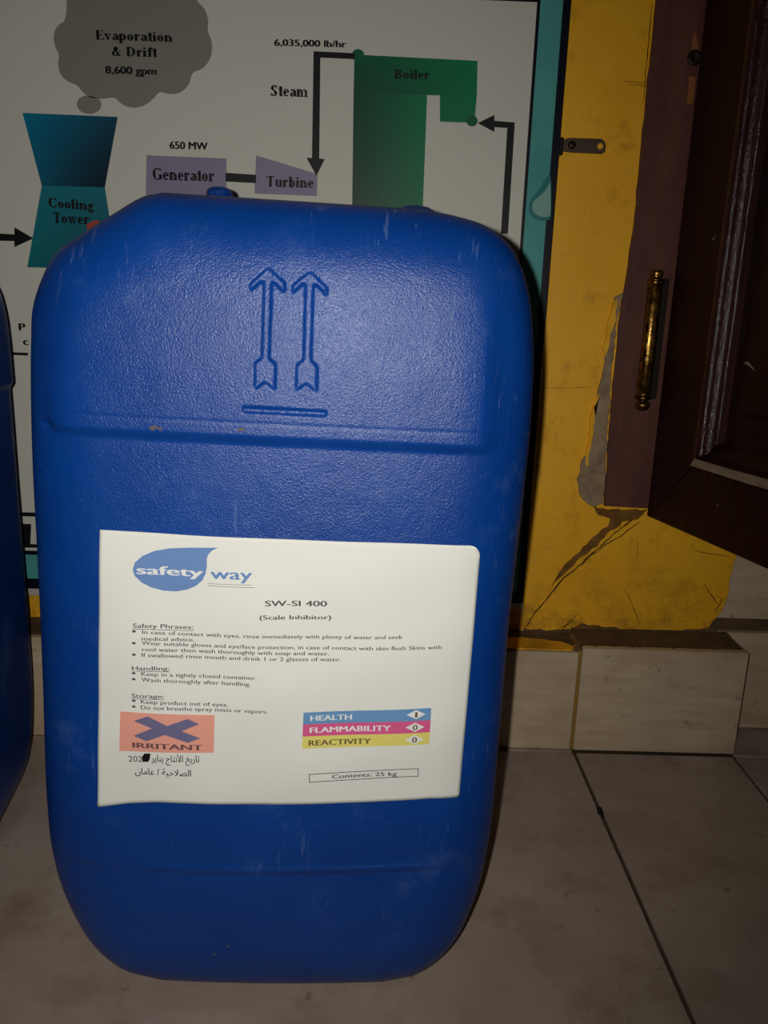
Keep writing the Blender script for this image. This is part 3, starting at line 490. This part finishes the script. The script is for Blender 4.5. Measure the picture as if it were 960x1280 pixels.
# ---- skirting
bb = box('baseboard_back', -1.2, .3597, .7075, .7499, 0, .1015, M['mortar']); tag(bb, 'beige marble-tile skirting with a dusty ledge along the wall', kind='structure')
box('skirting_tile', .2030, .3612, .7025, .7105, .0006, .1075, M['skirt'], bb, bev=.0005, seg=1)
for a, b in ((-.4, .1995), (-1.0, -.4032)):
    box('skirting_tile', a, b, .7035, .7105, .0006, .1025, M['skirt'], bb, bev=.0005, seg=1)
box('joint_filling', .1995, .2030, .7055, .7115, 0, .104, M['ygrout'], bb)
slab('end_tile', [(.3597, .0006), (.3612, .0006), (.3612, .1070), (.3597, .1070)], .7106, .7495, M['skirt'], bb)
def ledge(name, x0, x1, z, mat, amp, seed):
    rnd = random.Random(seed); nx, ny = 60, 12; vs, fs = [], []
    for j in range(ny+1):
        for i in range(nx+1):
            x = x0+(x1-x0)*i/nx; y = .7065+(.7499-.7065)*j/ny
            e = 1 if 0 < j else 0
            vs.append((x, y, z+(rnd.random()**2*amp*.5+.0022*(j/ny)**2)*e))
    for j in range(ny):
        for i in range(nx):
            a = j*(nx+1)+i; fs.append((a, a+1, a+nx+2, a+nx+1))
    b0 = len(vs)
    vs += [(x0, .7065, z-.02), (x1, .7065, z-.02), (x1, .7499, z-.02), (x0, .7499, z-.02)]
    fs += [(b0, b0+1, nx, *range(nx-1, -1, -1)) if False else (b0, b0+1, b0+2, b0+3)]
    return mesh(name, vs, fs, mat, bb)
ledge('mortar_ledge', .2015, .3590, .1072, M['mortar'], .0012, 3)
ledge('mortar_ledge', -1.2, .2015, .1022, M['mortar'], .0018, 4)
slab_pts = [(.120, 0), (.1945, 0)]
def flatpatch(name, pts, z, mat, parent, th=.0018):
    bm = bmesh.new(); f = bm.faces.new([bm.verts.new((x, y, z)) for x, y in pts]); r = bmesh.ops.extrude_face_region(bm, geom=[f])
    for v in r['geom']:
        if isinstance(v, bmesh.types.BMVert): v.co.z += th
    return from_bm(name, bm, mat, parent)
flatpatch('paint_splash', rag([(.02, .7062), (.1925, .7062), (.1985, .712), (.19, .722), (.165, .730), (.14, .733), (.10, .736), (.02, .733)], .006, .0012, rr), .1030, M['wall'], bb)
for k in range(7):
    x = .1965+rr.uniform(-.003, .007); y = .709+k*.0058; r = rr.uniform(.0022, .0042)
    bm = bmesh.new(); bmesh.ops.create_icosphere(bm, subdivisions=2, radius=r)
    for v in bm.verts: v.co = Vector((v.co.x*1.3+x, v.co.y+y, v.co.z*.8+.1045)) + Vector([rr.uniform(-.0005, .0005) for _ in range(3)])
    from_bm('mortar_lump', bm, M['scar' if k % 2 else 'mortar'], bb)
# ---- door frame and opening
jb = empty('trim_1', (.2215, .747, .235)); tag(jb, 'maroon painted wooden door jamb with scratches beside the yellow wall', kind='structure')
def under(o, p):
    o.parent = p; o.matrix_parent_inverse = Matrix.Translation(p.location).inverted(); return o
rj = random.Random(9)
left = rag([(.2217, 1.35), (.2222, .60), (.2230, .50), (.2205, .44), (.2185, .405), (.2190, .35), (.2205, .29), (.2220, .2365)], .010, .0006, rj, False)
under(slab('jamb_post', left+[(.300, .2345), (.300, 1.35)], .7465, .7505, M['jamb']), jb)
under(box('jamb_side', .300, .352, .7470, .7500, .2345, 1.35, M['jamb']), jb)
for pts in CHIPS: under(slab('paint_chip', rag(pts, .006, .0004, rj), .7460, .7470, M['chip']), jb)
sm = under(lathe('screw_plug', [(.0062, -.0012), (.0062, .0006), (.0045, .0012), (.003, .0004)], 0, 0, M['bolt'], n=16), jb)
sm.matrix_parent_inverse = Matrix.Identity(4); sm.location = Vector((.2593, .7460, .627))-jb.location; sm.rotation_euler = (math.pi/2, 0, 0)
tag(sm, 'dark round screw plug')

# ================================================================ DOOR LEAF (opened towards the viewer)
HX, HY, HZ = .2596, .735, .2307
dr = empty('door_1', (HX, HY, HZ)); tag(dr, 'dark red varnished panelled door leaf standing open on a brass hinge', kind='structure')
dr.rotation_euler = (0, 0, math.radians(-75.66))
# door space: x along the leaf from the hinge, y = 0 the face seen (towards -y), z up from the bottom edge
LW, LH, TK = .46, 1.05, .034
def dpoly(name, pts, y0, y1, mat, bev=0): return slab(name, pts, y0, y1, mat, dr, bev)
SW = .058
dpoly('hinge_stile', [(0, 0), (SW, .0590), (SW, LH-.06), (0, LH)], 0, TK, M['wood'], .0008)
dpoly('lock_stile', [(LW, 0), (LW, LH), (LW-SW, LH-.06), (LW-SW, .059)], 0, TK, M['wood'], .0008)
dpoly('bottom_rail', [(.0006, 0), (LW-.0006, 0), (LW-SW-.0006, .0586), (SW+.0006, .0586)], .0003, TK, M['wood'], .0008)
dpoly('top_rail', [(.0006, LH), (SW+.0006, LH-.0596), (LW-SW-.0006, LH-.0596), (LW-.0006, LH)], .0003, TK, M['wood'], .0008)
dpoly('panel', [(SW, .059), (LW-SW, .059), (LW-SW, LH-.06), (SW, LH-.06)], .012, .022, M['wood'])
dpoly('raised_field', [(SW+.045, .107), (LW-SW-.045, .107), (LW-SW-.045, LH-.11), (SW+.045, LH-.11)], .006, .013, M['wood'], .005)
def moulding(name, prof, a, b, ax, mat):
    """profile (across, y) swept from a to b along the axis; mitred at both ends"""
    vs, fs = [], []; n = len(prof)
    for end, sgn in ((a, 1), (b, -1)):
        for p, y in prof:
            vs.append((SW+p, y, end+sgn*p) if ax == 'v' else (end+sgn*p, y, .059+p))
    for i in range(n-1): fs.append((i, i+1, n+i+1, n+i))
    return mesh(name, vs, fs, mat, dr, smooth=True)
prof = [(0, .001)]+[(.006-.006*math.cos(math.radians(t)), .001-.0045*math.sin(math.radians(t))) for t in range(15, 181, 15)]+[(.0125, .004), (.016, .005)]+[(.0195-.0035*math.cos(math.radians(t)), .006-.003*math.sin(math.radians(t))) for t in range(0, 181, 20)]+[(.0232, .013)]
moulding('bead_moulding', prof, .059, LH-.06, 'v', M['bead'])
pb = [(0, -.0022), (.002, -.0030), (.005, -.0034), (.0072, -.0022), (.0095, .0025), (.015, .006), (.019, .008), (.0232, .013)]
moulding('bead_moulding', pb, SW, LW-SW, 'h', M['wood'])
dw = mesh('worn_edge', [(SW+.003, -.0040, .0605), (SW+.008, -.0042, .0675), (.11, -.0044, .0672), (.16, -.0042, .0678), (LW-SW-.02, -.0040, .0672), (LW-SW-.02, -.0036, .0602), (.20, -.0037, .0608), (.13, -.0036, .0600)], [(0, 7, 2, 1), (7, 6, 3, 2), (6, 5, 4, 3)], M['dust'], dr)
tag(dw, 'bare dusty worn strip along the lower moulding')
for pts in (((.098, .150), (.103, .1515), (.112, .146), (.113, .1445), (.105, .148)), ((.046, .245), (.049, .2475), (.0515, .2485), (.0505, .2465)), ((.0975, .0345), (.0985, .0355), (.0992, .0338), (.0982, .0328))):
    mesh('paint_nick', [(x, -.0004 if x < .09 or z < .06 else .0055, z) for x, z in pts], [tuple(range(len(pts)))], M['dust'], dr)
# brass hinge knuckle and leaf
hg = lathe('hinge', [(.0062, .3425), (.0072, .3445), (.0072, .3455), (.0066, .3460), (.0066, .4420), (.0074, .4428), (.0074, .4448), (.0066, .4455)], .2452, .7395, M['brass'])
hg.parent = dr; hg.matrix_parent_inverse = dr.matrix_basis.inverted() if False else (Matrix.Translation((HX, HY, HZ)) @ Matrix.Rotation(math.radians(-75.66), 4, 'Z')).inverted()
DINV = hg.matrix_parent_inverse.copy()
def dchild(o, p=None):
    o.parent = p or dr; o.matrix_parent_inverse = DINV if p is None else Matrix.Identity(4); return o
tag(hg, 'brass barrel hinge')
for prof_, nm in (([(.003, .3300), (.0058, .3315), (.0070, .3345), (.0066, .3370), (.0046, .3385), (.0046, .3395), (.0072, .3402), (.0078, .3418), (.0072, .3430)], 'lower_finial'), ([(.0072, .4452), (.0074, .4462), (.0050, .4475), (.0052, .4495), (.0060, .4515), (.0052, .4540), (.002, .4548)], 'upper_finial')):
    dchild(lathe(nm, prof_, .2452, .7395, M['brass']), hg)
dchild(box('hinge_leaf', .2480, .2592, .7445, .7462, .3405, .4480, M['bolt']))

# ================================================================ BOARD
BY, BX1, BZ0, BZ1 = .735, .1490, .1330, .690
bd = box('information_board', -1.02, BX1-.0008, BY+.0006, .7480, BZ0+.0012, BZ1, M['navy'])
tag(bd, 'large printed steam cycle diagram board with teal border hanging on the yellow wall', 'board')
flat_s = lambda x, z: np.full(len(x), BY)
def bp(name, polys, mat, off, label=None): return add_print(name, polys, flat_s, M[mat] if isinstance(mat, str) else mat, bd, off, label)
box('teal_border', -1.01, .1425, BY, BY+.002, .1500, .6835, M['teal'], bd)
box('board_edge', .1425, BX1, BY-.0008, .7478, BZ0+.0068, BZ1, M['navy'], bd, bev=.0006)
box('board_edge', -1.02, .1425, BY-.0008, .7478, BZ0+.0068, .1500, M['navy'], bd, bev=.0006)
box('board_edge', -1.02, .1425, BY-.0008, .7478, .6835, BZ1, M['navy'], bd, bev=.0006)
box('bottom_trim', -1.02, BX1, BY-.0010, .7478, BZ0, BZ0+.0068, M['trim'], bd, bev=.0004)
bp('panel_outline', [quadgrid([(-1.0, .6625), (.1240, .6625), (.1240, .1740), (-1.0, .1740)], 1, 1)], 'navy', .0003)
bp('white_panel', [quadgrid([(-.995, .6600), (.1212, .6600), (.1212, .1782), (-.995, .1782)], 1, 1)], 'white', .0005)
# printed diagram
for nm, lb, mt, polys in BOARD_SHAPES:
    for p in polys: bp(nm, [poly2(p)], mt, dict(black=.0011, dgreen=.0009, red=.0012, droprim=.0014, drop=.0018).get(mt, .0008), lb)
def vgrad(name, quads, off, lb):
    vs, fs, cs = [], [], []
    for pts, cols in quads:
        v, f = quadgrid(pts, 10, 10); k = len(vs); vs += v; fs += [tuple(i+k for i in q) for q in f]
        for j in range(11):
            for i in range(11):
                u, w_ = i/10, j/10
                cs.append([(cols[0][c]*(1-u)+cols[1][c]*u)*(1-w_)+(cols[3][c]*(1-u)+cols[2][c]*u)*w_ for c in range(3)])
    o = mesh(name, [(x, BY-off, z) for x, z in vs], fs, M['vcol'], bd); a = o.data.color_attributes.new('Col', 'FLOAT_COLOR', 'POINT')
    for i, c in enumerate(cs): a.data[i].color = (*s2l(c), 1)
    o['label'] = lb; return o
vgrad('tower_print', [(TOWER_TOP, ((0, 122, 158), (14, 70, 96), (2, 26, 42), (4, 92, 120))), (TOWER_LOW, ((24, 120, 136), (22, 112, 128), (10, 76, 92), (6, 108, 118)))], .0008, 'printed cooling tower in two shades of blue')
vgrad('boiler_print', [(BOILER[0], ((0, 88, 56), (0, 126, 78), (0, 124, 76), (6, 72, 54))), (BOILER[1], ((6, 72, 54), (0, 124, 76), (0, 114, 70), (16, 56, 48))), (BOILER[2], ((2, 114, 70), (0, 124, 76), (0, 120, 74), (0, 114, 70)))], .0008, 'printed green boiler with stepped outlet')
for s_, a, m_, b, cap, kind in BOARD_TEXT:
    vf = serif(s_) if kind == 'serif' else text_mesh(s_, .045)
    bp('printed_word' if kind == 'serif' else 'printed_figure', [lay(vf, a, m_, b, cap, None)], 'black', .0012)
# hanging tab
tb = slab('hanging_tab', TAB, .7435, .7449, M['iron'], bd, bev=.0003); tag(tb, 'iron hanging tab with a screw hole')
cx, cz = TAB_HOLE
h = lathe('screw_hole', [(.0026, 0), (.0026, .0008), (.0021, .0010)], 0, 0, M['wall'], tb, n=16); h.location = (cx, .7434, cz); h.rotation_euler = (math.pi/2, 0, 0)
h = lathe('rivet', [(.0034, 0), (.0034, .0012), (.002, .0022)], 0, 0, M['bolt'], tb, n=16); h.location = (TAB_RIVET[0], .7436, TAB_RIVET[1]); h.rotation_euler = (math.pi/2, 0, 0)
box('tab_clip', .1480, .1535, .7400, .7446, .5462, .5605, M['bolt'], bd, bev=.0012)

# ================================================================ CANISTERS
CX, CZ = -.053, .0005
def can_cap(root):
    """things on top that peep over the shoulder: screw cap and rear moulded handle (root space = world x, depth from the front)"""
    px, py = -.1065, .160
    zt = .4625
    cp = lathe('cap', [(.022, zt-.004), (.022, zt+.001), (.0235, zt+.002), (.0235, zt+.0070), (.022, zt+.0085), (.0085, zt+.0095), (.0085, zt+.0190), (.0075, zt+.0210), (.005, zt+.0223), (.002, zt+.0226)], px, py, M['plastic'], root, n=40)
    hd = []
    x = .0205; prof = [(.062, zt-.012), (.066, zt), (.075, zt+.0055), (.090, zt+.0070), (.135, zt+.0070), (.152, zt+.0055), (.161, zt), (.165, zt-.012)]
    vs, fs = [], []; n = 12
    for i, (y, z) in enumerate(prof):
        a = Vector((0, *prof[max(0, i-1)])); b = Vector((0, *prof[min(len(prof)-1, i+1)])); t = (b-a).normalized(); nn = Vector((0, -t.z, t.y))
        for k in range(n):
            g = 2*math.pi*k/n; vs.append(Vector((x-.002, y, z-.006)) + Vector((1, 0, 0))*.0125*math.cos(g) + nn*.006*math.sin(g))
    for i in range(len(prof)-1):
        for k in range(n):
            j = (k+1) % n; fs.append((i*n+k, i*n+j, (i+1)*n+j, (i+1)*n+k))
    mesh('handle', vs, fs, M['plastic'], root, smooth=True)
def make_canister():
    root = empty('jerrycan', (0, YF, CZ))
    link('body', canister_mesh(), M['plastic'], root)
    can_cap(root)
    return root
can = make_canister()
tag(can, 'blue plastic jerrycan with white paper label and two stamped up arrows', 'jerrycan', group='blue plastic jerrycans')
# paper label pasted on the front; root space: y = 0 is the front plane
def lsurf(x, z):
    x = np.asarray(x, float); z = np.asarray(z, float)
    return front_smooth(x, z) - .0009 - .0004*np.sin(x*95+z*31) - .0003*np.sin(z*120-x*40)
def quad_edge(pts, t):
    """edge through evenly spaced points"""
    xs = np.linspace(0, 1, len(pts)); return np.interp(t, xs, [p[0] for p in pts]), np.interp(t, xs, [p[1] for p in pts])
def label_mesh():
    nx, nz = 120, 80; T = np.linspace(0, 1, nx+1); W = np.linspace(0, 1, nz+1)
    tx, tz = quad_edge(LAB_TOP, T); bx, bz = quad_edge(LAB_BOT, T)
    lx, lz = quad_edge(LAB_L, W); rx, rz = quad_edge(LAB_R, W)
    U, V = np.meshgrid(T, W)
    X = (1-V)*tx+V*bx+(1-U)*lx[:, None]+U*rx[:, None]-((1-U)*(1-V)*tx[0]+U*(1-V)*tx[-1]+(1-U)*V*bx[0]+U*V*bx[-1])
    Z = (1-V)*tz+V*bz+(1-U)*lz[:, None]+U*rz[:, None]-((1-U)*(1-V)*tz[0]+U*(1-V)*tz[-1]+(1-U)*V*bz[0]+U*V*bz[-1])
    # top right corner curls away from the can
    c = np.array(LAB_CURL[0]); dn = np.array(LAB_CURL[1])-c; dn = dn/np.linalg.norm(dn); nrm = np.array([-dn[1], dn[0]])
    if nrm[0] < 0: nrm = -nrm
    t = np.maximum((X-c[0])*nrm[0]+(Z-c[1])*nrm[1], 0); Rr = .0034; th = t/Rr
    X2 = X+nrm[0]*(Rr*np.sin(th)-t); Z2 = Z+nrm[1]*(Rr*np.sin(th)-t); lift = Rr*(1-np.cos(th))
    Y = lsurf(X2, Z2)-lift*.8
    vs = np.stack([X2, Y, Z2], 2).reshape(-1, 3); idx = np.arange(len(vs)).reshape(nz+1, nx+1)
    fs = np.stack([idx[:-1, :-1], idx[1:, :-1], idx[1:, 1:], idx[:-1, 1:]], 2).reshape(-1, 4)
    o = mesh('label', vs, [tuple(map(int, q)) for q in fs], M['paper'], can, smooth=True)
    md = o.modifiers.new('thickness', 'SOLIDIFY'); md.thickness = .0002; md.offset = 0
    return o
lab = label_mesh(); tag(lab, 'white paper label with safety text, orange cross and hazard table')
def lp(name, polys, mat, off=.0004, label=None): return add_print(name, polys, lsurf, M[mat], lab, off, label)
lp('logo_drop', [poly2(LOGO)], 'logo', .0004, 'blue leaf-shaped logo')
for nm, s_, a, m_, b, cap, mat, bold in LAB_TEXT:
    off = .0007 if mat in ('paperw', 'hbrown', 'irr') else .0005
    vf = text_mesh(s_, bold)
    lp(nm, [lay(vf, a, m_, b, cap, None)], mat, off)
for p in TINY: lp('tiny_print', [strip2(p, .00022)], 'ink')
for p in UNDER: lp('underline', [strip2(p, .00028)], 'ink')
for (x, z) in BUL: lp('bullet', [([(x+.0011*math.cos(k*math.pi/4), z+.00075*math.sin(k*math.pi/4)) for k in range(8)], [tuple(range(8))])], 'ink')
lp('warning_square', [quadgrid(IRR_BOX)], 'salmon', .0004); lp('warning_cross', [poly2(IRR_X)], 'xink', .0006)
for q, mt in zip(HROWS, ('hblue', 'hpink', 'hyel')): lp('hazard_row', [quadgrid(q, 12, 2)], mt, .0004)
for q, mt in zip(DIAM, ('paperw', 'paperw', 'paperw')): lp('rating_diamond', [poly2(q)], mt, .0006)
lp('contents_frame', [strip2(CONT, .00045)], 'ink', .0005)
lp('marker_blot', [poly2(BLOT)], 'inkd', .0007, 'black marker blot over the last digit')
# scuffs and dirt on the body
for pts, mt in SCUFF:
    add_print('scuff', [poly2(pts)], lambda x, z: front_smooth(x, z)-.0031*sstep(z, .345, .35), M[mt], can, .0004)

# second can, turned a quarter and standing to the left, nearer the viewer
c2 = empty('jerrycan.001', (-.250-DEPTH, .388, CZ))
A2 = math.radians(-90+9)
_p = Matrix.Rotation(A2, 3, 'Z') @ Vector((-.187, DEPTH, 0))     # its far edge, which shows beside the first can
c2.location = (-.298-_p.x, .672-_p.y, CZ+.001)
c2.rotation_euler = (Matrix.Rotation(math.radians(-1.5), 3, 'X') @ Matrix.Rotation(A2, 3, 'Z')).to_euler()
tag(c2, 'dark blue plastic jerrycan cut off by the left edge, seen side-on', 'jerrycan', group='blue plastic jerrycans')
for ch in list(can.children):
    if ch.name.split('.')[0] in ('body', 'cap', 'handle'):
        o = ch.copy(); COL.objects.link(o); o.parent = c2
